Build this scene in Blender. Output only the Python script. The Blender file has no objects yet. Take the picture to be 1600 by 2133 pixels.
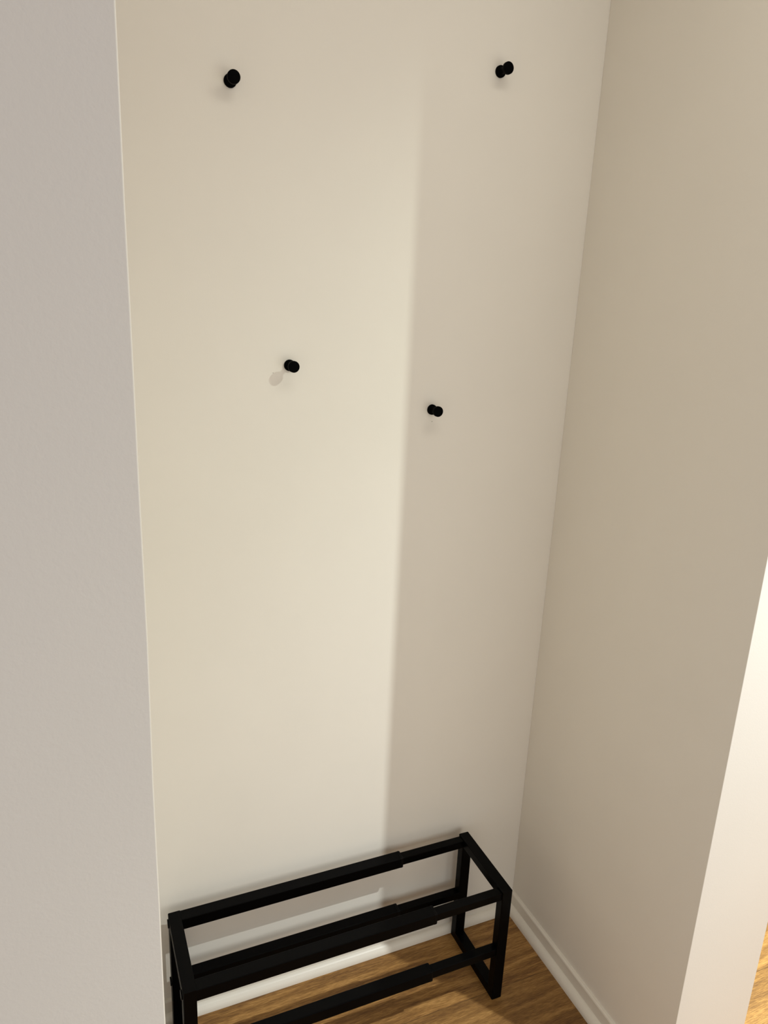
import bpy, bmesh, math
from mathutils import Vector, Matrix

S = bpy.context.scene
COL = S.collection

# ------------------------------------------------------------------ helpers
def link(o, parent=None):
    COL.objects.link(o)
    if parent is not None:
        o.parent = parent
    return o

def obj(name, bm, mat, parent=None, smooth=False):
    bmesh.ops.recalc_face_normals(bm, faces=bm.faces[:])
    me = bpy.data.meshes.new(name)
    bm.to_mesh(me); bm.free()
    if smooth:
        for p in me.polygons:
            p.use_smooth = True
    me.materials.append(mat)
    return link(bpy.data.objects.new(name, me), parent)

def struct(name, bm, mat, smooth=False):
    o = obj(name, bm, mat, None, smooth)
    o['kind'] = 'structure'
    return o

def thing(name, label, cat, loc=(0, 0, 0), group=None):
    o = link(bpy.data.objects.new(name, None))
    o.empty_display_size = 0.05
    o.location = loc
    o['label'] = label; o['category'] = cat
    if group: o['group'] = group
    return o

def box(bm, x0, x1, y0, y1, z0, z1):
    v = [bm.verts.new((x, y, z)) for z in (z0, z1) for y in (y0, y1) for x in (x0, x1)]
    for f in ((0,1,3,2), (4,6,7,5), (0,4,5,1), (2,3,7,6), (0,2,6,4), (1,5,7,3)):
        bm.faces.new([v[i] for i in f])
    return v

def bevel(bm, w, seg=2, edges=None):
    bmesh.ops.recalc_face_normals(bm, faces=bm.faces[:])
    bmesh.ops.bevel(bm, geom=edges if edges is not None else bm.edges[:], offset=w, segments=seg,
                    profile=0.5, affect='EDGES', clamp_overlap=True)

def prism(bm, prof, a, b, axis):
    """extrude a 2-D profile along x ('x': prof=(y,z)) or y ('y': prof=(x,z)) or z ('z': prof=(x,y)); a/b may be
    functions of the profile point (mitred ends)"""
    fa = a if callable(a) else (lambda p: a)
    fb = b if callable(b) else (lambda p: b)
    def P(p, t):
        return {'x': (t, p[0], p[1]), 'y': (p[0], t, p[1]), 'z': (p[0], p[1], t)}[axis]
    A = [bm.verts.new(P(p, fa(p))) for p in prof]
    B = [bm.verts.new(P(p, fb(p))) for p in prof]
    n = len(prof)
    for i in range(n):
        bm.faces.new((A[i], A[(i+1) % n], B[(i+1) % n], B[i]))
    bm.faces.new(A[::-1]); bm.faces.new(B)

def rrect(x0, x1, y0, y1, r, n=4):
    pts = []
    for cx, cy, a0 in ((x1-r, y1-r, 0), (x0+r, y1-r, 90), (x0+r, y0+r, 180), (x1-r, y0+r, 270)):
        for i in range(n+1):
            a = math.radians(a0 + 90*i/n)
            pts.append((cx + r*math.cos(a), cy + r*math.sin(a)))
    return pts

def lathe_y(bm, prof, seg=48):
    """revolve (distance out from the wall, radius) about the -Y axis"""
    rings = []
    for d, r in prof:
        if r < 1e-7:
            rings.append([bm.verts.new((0, -d, 0))])
        else:
            rings.append([bm.verts.new((r*math.cos(2*math.pi*i/seg), -d, r*math.sin(2*math.pi*i/seg))) for i in range(seg)])
    for a, b in zip(rings, rings[1:]):
        for i in range(seg):
            j = (i+1) % seg
            if len(a) == 1 and len(b) == 1: continue
            if len(a) == 1: bm.faces.new((a[0], b[i], b[j]))
            elif len(b) == 1: bm.faces.new((a[i], b[0], a[j]))
            else: bm.faces.new((a[i], b[i], b[j], a[j]))

# ------------------------------------------------------------------ materials
def new_mat(name):
    m = bpy.data.materials.new(name); m.use_nodes = True
    nt = m.node_tree
    return m, nt, nt.nodes['Principled BSDF']

def N(nt, typ, **kw):
    n = nt.nodes.new(typ)
    for k, v in kw.items(): setattr(n, k, v)
    return n

def L(nt, a, b): nt.links.new(a, b)

def paint(name, col, rough=0.55, bump=0.12, scale=420, specks=(), spec=0.3):
    m, nt, b = new_mat(name)
    b.inputs['Roughness'].default_value = rough
    b.inputs['Specular IOR Level'].default_value = spec
    geo = N(nt, 'ShaderNodeNewGeometry')
    n1 = N(nt, 'ShaderNodeTexNoise'); n1.inputs['Scale'].default_value = scale; n1.inputs['Detail'].default_value = 3
    n2 = N(nt, 'ShaderNodeTexNoise'); n2.inputs['Scale'].default_value = 6; n2.inputs['Detail'].default_value = 4
    L(nt, geo.outputs['Position'], n1.inputs['Vector']); L(nt, geo.outputs['Position'], n2.inputs['Vector'])
    ramp = N(nt, 'ShaderNodeMix', data_type='RGBA')
    ramp.inputs['A'].default_value = (*[c*0.975 for c in col], 1)
    ramp.inputs['B'].default_value = (*[min(1, c*1.025) for c in col], 1)
    L(nt, n2.outputs['Fac'], ramp.inputs['Factor'])
    out = ramp.outputs['Result']
    for (p, r, k) in specks:       # small marks in the paint
        d = N(nt, 'ShaderNodeVectorMath', operation='DISTANCE'); d.inputs[1].default_value = p
        L(nt, geo.outputs['Position'], d.inputs[0])
        mr = N(nt, 'ShaderNodeMapRange'); mr.inputs['From Min'].default_value = r*0.5; mr.inputs['From Max'].default_value = r
        mr.inputs['To Min'].default_value = k; mr.inputs['To Max'].default_value = 0
        L(nt, d.outputs['Value'], mr.inputs['Value'])
        mx = N(nt, 'ShaderNodeMix', data_type='RGBA')
        mx.inputs['B'].default_value = (0.06, 0.055, 0.05, 1)
        L(nt, out, mx.inputs['A']); L(nt, mr.outputs['Result'], mx.inputs['Factor'])
        out = mx.outputs['Result']
    L(nt, out, b.inputs['Base Color'])
    bp = N(nt, 'ShaderNodeBump'); bp.inputs['Strength'].default_value = bump; bp.inputs['Distance'].default_value = 0.0006
    L(nt, n1.outputs['Fac'], bp.inputs['Height']); L(nt, bp.outputs['Normal'], b.inputs['Normal'])
    return m

WALLC = (0.80, 0.755, 0.68)
M_back = paint('warm_white_paint', WALLC, specks=[((-0.6561, 0, 1.409), 0.0012, .5), ((-0.3264, 0, 1.3123), 0.0012, .7),
                                                  ((-0.345, 0, 0.085), 0.0014, .8)])
M_wall = paint('white_wall_paint', WALLC, bump=0.18)
M_trim = paint('white_satin_trim', (0.77, 0.72, 0.635), rough=0.38, bump=0.03, scale=150)
M_ceil = paint('ceiling_paint', (0.82, 0.80, 0.76))

def black(name, col, rough, spec=0.4, coat=0.0):
    m, nt, b = new_mat(name)
    b.inputs['Base Color'].default_value = (*col, 1)
    b.inputs['Coat Weight'].default_value = coat; b.inputs['Coat Roughness'].default_value = 0.14
    b.inputs['Specular IOR Level'].default_value = spec
    geo = N(nt, 'ShaderNodeTexCoord')
    n = N(nt, 'ShaderNodeTexNoise'); n.inputs['Scale'].default_value = 900; n.inputs['Detail'].default_value = 2
    L(nt, geo.outputs['Object'], n.inputs['Vector'])
    mr = N(nt, 'ShaderNodeMapRange'); mr.inputs['To Min'].default_value = rough-.05; mr.inputs['To Max'].default_value = rough+.05
    L(nt, n.outputs['Fac'], mr.inputs['Value']); L(nt, mr.outputs['Result'], b.inputs['Roughness'])
    bp = N(nt, 'ShaderNodeBump'); bp.inputs['Strength'].default_value = .05; bp.inputs['Distance'].default_value = .0002
    L(nt, n.outputs['Fac'], bp.inputs['Height']); L(nt, bp.outputs['Normal'], b.inputs['Normal'])
    return m
M_steel = black('black_powder_coated_steel', (0.0010, 0.0010, 0.0011), 0.40, 0.02, 0.10)
M_knob = black('matt_black_metal', (0.0008, 0.0008, 0.0010), 0.55, 0.03)
M_plastic = black('black_plastic', (0.0013, 0.0013, 0.0014), 0.4, 0.06)

def oak(name):
    m, nt, b = new_mat(name)
    b.inputs['Specular IOR Level'].default_value = 0.35
    geo = N(nt, 'ShaderNodeNewGeometry')
    sep = N(nt, 'ShaderNodeSeparateXYZ'); L(nt, geo.outputs['Position'], sep.inputs[0])
    def math_(op, a, bb=None, **kw):
        n = N(nt, 'ShaderNodeMath', operation=op)
        for i, v in enumerate((a, bb)):
            if v is None: continue
            if isinstance(v, (int, float)): n.inputs[i].default_value = v
            else: L(nt, v, n.inputs[i])
        return n.outputs[0]
    W = 0.19
    row = math_('DIVIDE', math_('ADD', sep.outputs['Y'], 0.206 + 10*W), W)
    rowi = math_('FLOOR', row); rowf = math_('FRACT', row)
    off = math_('FRACT', math_('MULTIPLY', rowi, 0.3819))
    colm = math_('ADD', math_('DIVIDE', sep.outputs['X'], 1.3), off)
    coli = math_('FLOOR', colm); colf = math_('FRACT', colm)
    wn = N(nt, 'ShaderNodeTexWhiteNoise', noise_dimensions='2D')
    cmb = N(nt, 'ShaderNodeCombineXYZ'); L(nt, rowi, cmb.inputs[0]); L(nt, coli, cmb.inputs[1])
    L(nt, cmb.outputs[0], wn.inputs['Vector'])
    # grain runs along x
    gv = N(nt, 'ShaderNodeCombineXYZ')
    L(nt, math_('ADD', sep.outputs['X'], math_('MULTIPLY', wn.outputs['Value'], 7.3)), gv.inputs[0])
    L(nt, sep.outputs['Y'], gv.inputs[1]); L(nt, math_('MULTIPLY', wn.outputs['Value'], 11.7), gv.inputs[2])
    def mapped(sx, sy):
        mp = N(nt, 'ShaderNodeVectorMath', operation='MULTIPLY'); mp.inputs[1].default_value = (sx, sy, 1)
        L(nt, gv.outputs[0], mp.inputs[0]); return mp.outputs[0]
    # cathedral figure: distorted rings
    warp = N(nt, 'ShaderNodeTexNoise'); warp.inputs['Scale'].default_value = 1; warp.inputs['Detail'].default_value = 2
    L(nt, mapped(1.6, 14), warp.inputs['Vector'])
    figsrc = math_('ADD', math_('MULTIPLY', warp.outputs['Fac'], 26), math_('MULTIPLY', sep.outputs['Y'], 60))
    fig = math_('MULTIPLY', math_('ADD', math_('SINE', figsrc), 1.0), 0.5)
    fine = N(nt, 'ShaderNodeTexNoise'); fine.inputs['Scale'].default_value = 1; fine.inputs['Detail'].default_value = 5
    fine.inputs['Roughness'].default_value = .65
    L(nt, mapped(45, 800), fine.inputs['Vector'])
    med = N(nt, 'ShaderNodeTexNoise'); med.inputs['Scale'].default_value = 1; med.inputs['Detail'].default_value = 3
    L(nt, mapped(6, 90), med.inputs['Vector'])
    t = math_('ADD', math_('MULTIPLY', fig, .10), math_('ADD', math_('MULTIPLY', fine.outputs['Fac'], .72), math_('MULTIPLY', med.outputs['Fac'], .30)))
    cr = N(nt, 'ShaderNodeValToRGB')
    e = cr.color_ramp.elements
    e[0].position = .39; e[0].color = (0.098, 0.042, 0.0115, 1)
    e[1].position = .73; e[1].color = (0.43, 0.235, 0.074, 1)
    mid = e.new(.56); mid.color = (0.228, 0.113, 0.031, 1)
    L(nt, t, cr.inputs['Fac'])
    tone = N(nt, 'ShaderNodeMapRange'); tone.inputs['To Min'].default_value = .84; tone.inputs['To Max'].default_value = 1.12
    L(nt, wn.outputs['Value'], tone.inputs['Value'])
    # plank seams
    ed = math_('MINIMUM', math_('MINIMUM', rowf, math_('SUBTRACT', 1.0, rowf)), math_('MULTIPLY', math_('MINIMUM', colf, math_('SUBTRACT', 1.0, colf)), 1.3/W))
    sm = N(nt, 'ShaderNodeMapRange'); sm.inputs['From Min'].default_value = .002; sm.inputs['From Max'].default_value = .008
    sm.inputs['To Min'].default_value = .6; sm.inputs['To Max'].default_value = 1
    L(nt, ed, sm.inputs['Value'])
    sc = N(nt, 'ShaderNodeVectorMath', operation='SCALE'); L(nt, cr.outputs['Color'], sc.inputs[0])
    L(nt, math_('MULTIPLY', tone.outputs['Result'], sm.outputs['Result']), sc.inputs['Scale'])
    L(nt, sc.outputs[0], b.inputs['Base Color'])
    rr = N(nt, 'ShaderNodeMapRange'); rr.inputs['To Min'].default_value = .42; rr.inputs['To Max'].default_value = .58
    L(nt, fine.outputs['Fac'], rr.inputs['Value']); L(nt, rr.outputs['Result'], b.inputs['Roughness'])
    bp = N(nt, 'ShaderNodeBump'); bp.inputs['Strength'].default_value = .25; bp.inputs['Distance'].default_value = .0006
    hh = math_('MULTIPLY', sm.outputs['Result'], math_('ADD', fine.outputs['Fac'], 1.5))
    L(nt, hh, bp.inputs['Height']); L(nt, bp.outputs['Normal'], b.inputs['Normal'])
    return m
M_oak = oak('oak_plank_floor')

# ------------------------------------------------------------------ setting
H = 2.50            # ceiling height
XL = -0.9845        # inner face of the wall on the left of the niche
YL = -0.97          # its front face
YR = -0.5557        # front end of the wall on the right of the niche
XR = 0.2053         # its far side

bm = bmesh.new(); box(bm, -3.2, 3.2, -3.4, 2.0, -0.05, 0.0); struct('floor', bm, M_oak)
bm = bmesh.new(); box(bm, -3.2, 3.2, -3.4, 2.0, H, H+0.05); struct('ceiling', bm, M_ceil)
bm = bmesh.new(); box(bm, XL-0.6, XR, 0.0, 0.12, 0.0, H); struct('wall_back', bm, M_back)

# far end of the hall beyond the niche
bm = bmesh.new(); box(bm, -0.9, 3.2, 1.9, 2.0, 0.0, H); struct('wall_far', bm, M_wall)

def wall_block(name, x0, x1, y0, y1, mat, wob=None):
    """upright wall whose corners are slightly eased by the plasterer"""
    bm = bmesh.new()
    r = 0.0010
    prof = rrect(x0, x1, y0, y1, r, 5)
    nz = 60
    rings = []
    for k in range(nz+1):
        z = H*k/nz
        w = 0.00025*(math.sin(z*9.1+1.0)+0.7*math.sin(z*23.7)+0.5*math.sin(z*41.0+2)) if wob else 0
        rings.append([bm.verts.new((px+(w if px > (x0+x1)/2 else 0), py, z)) for px, py in prof])
    n = len(prof)
    for a, b in zip(rings, rings[1:]):
        for i in range(n):
            bm.faces.new((a[i], a[(i+1) % n], b[(i+1) % n], b[i]))
    bm.faces.new(rings[0][::-1]); bm.faces.new(rings[-1])
    o = struct(name, bm, mat, smooth=True)
    return o

def flat_ends(o):
    for p in o.data.polygons:
        if abs(p.normal.z) > .9: p.use_smooth = False

wl = wall_block('wall_left', XL-0.9, XL, YL, 0.0, M_wall, wob=True); flat_ends(wl)
wr = wall_block('wall_right', 0.0, XR, YR, 0.0, M_wall); flat_ends(wr)

# baseboards: flat board with an eased top, and a quarter-round moulding along the floor
HB, TB, TS, HS = 0.052, 0.009, 0.0245, 0.020
def board_prof(sgn, h=HB, t=TB):            # (offset from wall, z); sgn turns it to the side that faces the niche
    pts = [(0, 0), (0, h), (t*0.55, h), (t*0.85, h-0.0012), (t, h-0.004), (t, 0)]
    return [(sgn*a, z) for a, z in pts]
def shoe_prof(sgn):
    pts = [(TB, 0), (TB, HS)]
    for i in range(1, 9):
        a = math.pi/2*i/8
        pts.append((TB + (TS-TB)*math.sin(a), HS*math.cos(a) if i < 8 else 0.0))
    return [(sgn*a, z) for a, z in pts]

bm = bmesh.new(); prism(bm, board_prof(-1), XL, 0.0, 'x'); bb = struct('baseboard_back', bm, M_trim)
bm = bmesh.new(); prism(bm, shoe_prof(-1), XL + TS, -TS, 'x'); obj('shoe_moulding', bm, M_trim, bb)
bm = bmesh.new(); prism(bm, board_prof(-1), YR, -TB, 'y'); br = struct('baseboard_right', bm, M_trim)
bm = bmesh.new(); prism(bm, shoe_prof(-1), YR, -TB, 'y'); obj('shoe_moulding', bm, M_trim, br)
bm = bmesh.new(); prism(bm, [(XL+a, z) for a, z in board_prof(1)], YL, -TB, 'y'); bl = struct('baseboard_left', bm, M_trim)
bm = bmesh.new(); prism(bm, [(XL+a, z) for a, z in shoe_prof(1)], YL, -TB, 'y'); obj('shoe_moulding', bm, M_trim, bl)

bm = bmesh.new(); prism(bm, [(1.9+a, z) for a, z in board_prof(-1)], -0.9, 3.2, 'x'); struct('baseboard_far', bm, M_trim)

# ------------------------------------------------------------------ coat knobs
def arc(d0, r0, d1, r1, n, kind):
    """quarter ellipse between two profile points"""
    out = []
    for i in range(1, n+1):
        a = math.pi/2*i/n
        if kind == 'in': out.append((d0 + (d1-d0)*(1-math.cos(a)), r0 + (r1-r0)*math.sin(a)))
        else: out.append((d0 + (d1-d0)*math.sin(a), r0 + (r1-r0)*(1-math.cos(a))))
    return out
R = 0.0104
def knob_parts():
    bm1 = bmesh.new()
    lathe_y(bm1, [(-0.0006, 0), (-0.0006, R)] + [(0.0030, R)] + arc(0.0030, R, 0.0040, R-.001, 4, 'out') + [(0.0040, 0)])
    bm2 = bmesh.new()
    st = [(0.0040, 0), (0.0040, R-.0012)]
    st += arc(0.0040, R-.0012, 0.0120, 0.0043, 10, 'in')
    st += [(0.0145, 0.0041), (0.0165, 0.0043)]
    st += arc(0.0165, 0.0043, 0.0240, R-.0010, 10, 'out')
    st += [(0.0240, 0)]
    lathe_y(bm2, st)
    bm3 = bmesh.new()
    hd = [(0.0240, 0), (0.0240, R-.0008)] + arc(0.0240, R-.0008, 0.0248, R, 3, 'in') + [(0.0292, R)]
    hd += arc(0.0292, R, 0.0304, R-.0012, 5, 'out') + [(0.0308, R*.5), (0.0309, 0)]
    lathe_y(bm3, hd)
    return (('base_disc', bm1), ('stem', bm2), ('head', bm3))

KG = 'black coat knobs on the niche wall'
KN = [(-0.7279, 1.8725, 'black spool-shaped coat knob high on the left of the niche wall'),
      (-0.2300, 1.9560, 'black spool-shaped coat knob highest on the wall, near the right corner'),
      (-0.6256, 1.4229, 'black spool-shaped coat knob at mid wall in the lit part, casting a small slanting shadow'),
      (-0.3286, 1.3367, 'black spool-shaped coat knob lowest of all, just right of the shadow edge')]
k0 = thing('coat_knob', KN[0][2], 'coat knob', (KN[0][0], 0, KN[0][1]), KG)
kparts = []
for nm, b_ in knob_parts():
    o = obj(nm, b_, M_knob, k0, smooth=True)
    md = o.modifiers.new('split', 'EDGE_SPLIT'); md.split_angle = math.radians(50)
    kparts.append(o)
for x, z, lab in KN[1:]:
    k = k0.copy(); COL.objects.link(k); k.location = (x, 0, z); k['label'] = lab
    for p in kparts:
        c = p.copy(); COL.objects.link(c); c.parent = k

# ------------------------------------------------------------------ shoe rack
RX0, RX1, RYB, RYF, RH = -0.8855, -0.1718, -0.0262, -0.2266, 0.3023
TW, TD = 0.0252, 0.0218      # tube across the rack, tube in the plane of the end frame
rack = thing('shoe_rack', 'black steel tube extendable shoe rack on the oak floor against the niche wall', 'shoe rack',
             ((RX0+RX1)/2, (RYB+RYF)/2, 0))
ROFF = Vector(rack.location)
def rpart(name, bm, mat, parent=None, smooth=False):
    bmesh.ops.translate(bm, verts=bm.verts[:], vec=-ROFF)
    return obj(name, bm, mat, parent or rack, smooth)

def chamfer_long(bm, axis, w=0.0016):
    bmesh.ops.recalc_face_normals(bm, faces=bm.faces[:])
    es = []
    for e in bm.edges:
        d = (e.verts[1].co - e.verts[0].co).normalized()
        if abs(d[axis]) > .999: es.append(e)
    bmesh.ops.bevel(bm, geom=es, offset=w, segments=3, profile=.5, affect='EDGES', clamp_overlap=True)

LZ_B, LZ_D = 0.1508, 0.1462   # tops of the lower rails, rear and front
RT = 0.0264                   # outer rail tube
rails = [('rear', -0.0263, 0.3020), ('front', -0.2001, 0.3012), ('rear', -0.0263, LZ_B), ('front', -0.2001, LZ_D)]
for x0, x1, side in ((RX0, RX0+TW, -1), (RX1-TW, RX1, 1)):
    # one end frame: two legs, a top bar and a floor bar with mitred joints
    for yo, yi, s in ((RYB, RYB-TD, 1), (RYF, RYF+TD, -1)):
        bm = bmesh.new()
        prof = [(x0, yo), (x1, yo), (x1, yi), (x0, yi)]
        prism(bm, prof, lambda p: abs(p[1]-yo), lambda p: RH-abs(p[1]-yo), 'z')
        chamfer_long(bm, 2)
        leg = rpart('leg', bm, M_steel)
        xs = x0 if side < 0 else x1
        for (q, ry, rz) in rails:                     # bolt caps where the rails are fixed through the leg
            if side > 0 or (q == 'rear') != (s > 0): continue
            bm = bmesh.new()
            cy, cz = ry - RT/2, rz - RT/2
            prism(bm, rrect(cy-.0085, cy+.0085, cz-.0085, cz+.0085, .008, 6), xs, xs + side*0.0026, 'x')
            rpart('bolt_cap', bm, M_plastic, leg)
    for zo, zi, nm in ((RH, RH-TD, 'top_bar'), (0.0, TD, 'floor_bar')):
        bm = bmesh.new()
        prof = [(x0, zo), (x1, zo), (x1, zi), (x0, zi)]
        prism(bm, prof, lambda p: RYF+abs(p[1]-zo), lambda p: RYB-abs(p[1]-zo), 'y')
        chamfer_long(bm, 1)
        rpart(nm, bm, M_steel)

XS = -0.358                   # where the outer tube ends
for (q, y, z) in rails:
    bm = bmesh.new()
    prism(bm, rrect(y-RT, y, z-RT, z, .0018, 3), RX0+TW-.001, XS-.006, 'x')
    r = rpart('rail', bm, M_steel)
    g = .0031
    bm = bmesh.new()
    prism(bm, rrect(y-RT+g, y-g, z-RT+g+.0006, z-g, .0016, 3), XS-.03, RX1-TW+.001, 'x')
    rpart('rail_extension', bm, M_steel, r)
    bm = bmesh.new()          # plastic collar with eased mouth at the end of the outer tube
    e = .0002
    pr = rrect(y-RT-e, y+e, z-RT-e, z+e, .0018, 3)
    cy, cz = y-RT/2, z-RT/2
    rings = []
    for xx, k in ((XS-.006, 1), (XS-.0022, 1), (XS, .955)):
        rings.append([bm.verts.new((xx, cy+(a-cy)*k, cz+(b_-cz)*k)) for a, b_ in pr])
    for a, b_ in zip(rings, rings[1:]):
        for i in range(len(pr)):
            bm.faces.new((a[i], a[(i+1) % len(pr)], b_[(i+1) % len(pr)], b_[i]))
    bm.faces.new(rings[0][::-1]); bm.faces.new(rings[-1])
    rpart('end_collar', bm, M_plastic, r)

# ------------------------------------------------------------------ light
def lamp(name, typ, loc, energy, col, target=None, **kw):
    d = bpy.data.lights.new(name, typ); d.energy = energy; d.color = col
    for k, v in kw.items(): setattr(d, k, v)
    o = link(bpy.data.objects.new(name, d)); o.location = loc
    if target is not None:
        o.rotation_euler = (Vector(target)-Vector(loc)).to_track_quat('-Z', 'Y').to_euler()
    return o
LX, LY = 0.40, -1.13
# ceiling downlight in the hall, just off the end of the right-hand wall: it throws the hard shadow edge;
# a wide flood and the hotter core of its beam
lamp('downlight_flood', 'SPOT', (LX, LY, 2.42), 100, (0.90, 1.0, 0.90), (LX, LY, 0), shadow_soft_size=0.010,
     spot_size=math.radians(150), spot_blend=1.0)
lamp('downlight_core', 'SPOT', (LX, LY, 2.42), 106, (0.89, 0.90, 1.0), (LX, LY, 0), shadow_soft_size=0.010,
     spot_size=math.radians(108), spot_blend=1.0)
# added spot, not a known lamp: brightens the floor beyond the right-hand wall
lamp('hall_floor_fill', 'SPOT', (0.87, -0.38, 2.42), 545, (0.95, 1.0, 0.78), (0.87, -0.38, 0), shadow_soft_size=0.03,
     spot_size=math.radians(68), spot_blend=0.9)
# invented soft fill at ceiling height, lifts the walls of the niche
lamp('niche_top_fill', 'AREA', (-0.3, -0.85, 2.48), 4.6, (1.0, 0.98, 0.86), (-0.3, -0.85, 0), shape='RECTANGLE', size=1.0, size_y=0.3)
# low fill added behind the camera to raise the soft light, no window there
lamp('low_front_fill', 'AREA', (0.0, -2.3, 0.72), 11.2, (0.96, 1.0, 0.87), (-0.3, 0, 0.72), shape='RECTANGLE', size=1.8, size_y=1.4)

w = bpy.data.worlds.new('hall_ambient'); S.world = w; w.use_nodes = True
bg = w.node_tree.nodes['Background']
bg.inputs['Color'].default_value = (0.88, 0.86, 1.0, 1); bg.inputs['Strength'].default_value = 0.55

# ------------------------------------------------------------------ camera
CAM = (-1.01734, -1.33570, 1.55); YAW, PITCH, ROLL, F = 0.418254, -0.280580, 0.0446317, 1552.2
f = Vector((math.sin(YAW)*math.cos(PITCH), math.cos(YAW)*math.cos(PITCH), math.sin(PITCH)))
r = Vector((math.cos(YAW), -math.sin(YAW), 0)); u = r.cross(f)
r2 = math.cos(ROLL)*r + math.sin(ROLL)*u; u2 = -math.sin(ROLL)*r + math.cos(ROLL)*u
cd = bpy.data.cameras.new('camera'); co = link(bpy.data.objects.new('camera', cd))
m = Matrix((r2, u2, -f)).transposed().to_4x4(); m.translation = Vector(CAM)
co.matrix_world = m
cd.sensor_fit = 'HORIZONTAL'; cd.sensor_width = 36; cd.lens = F*36/1600
cd.clip_start = 0.02
S.camera = co

vs = S.view_settings
S.display_settings.display_device = 'sRGB'
vs.view_transform = 'Standard'; vs.look = 'None'; vs.exposure = 0.0; vs.gamma = 1.0; vs.use_curve_mapping = False
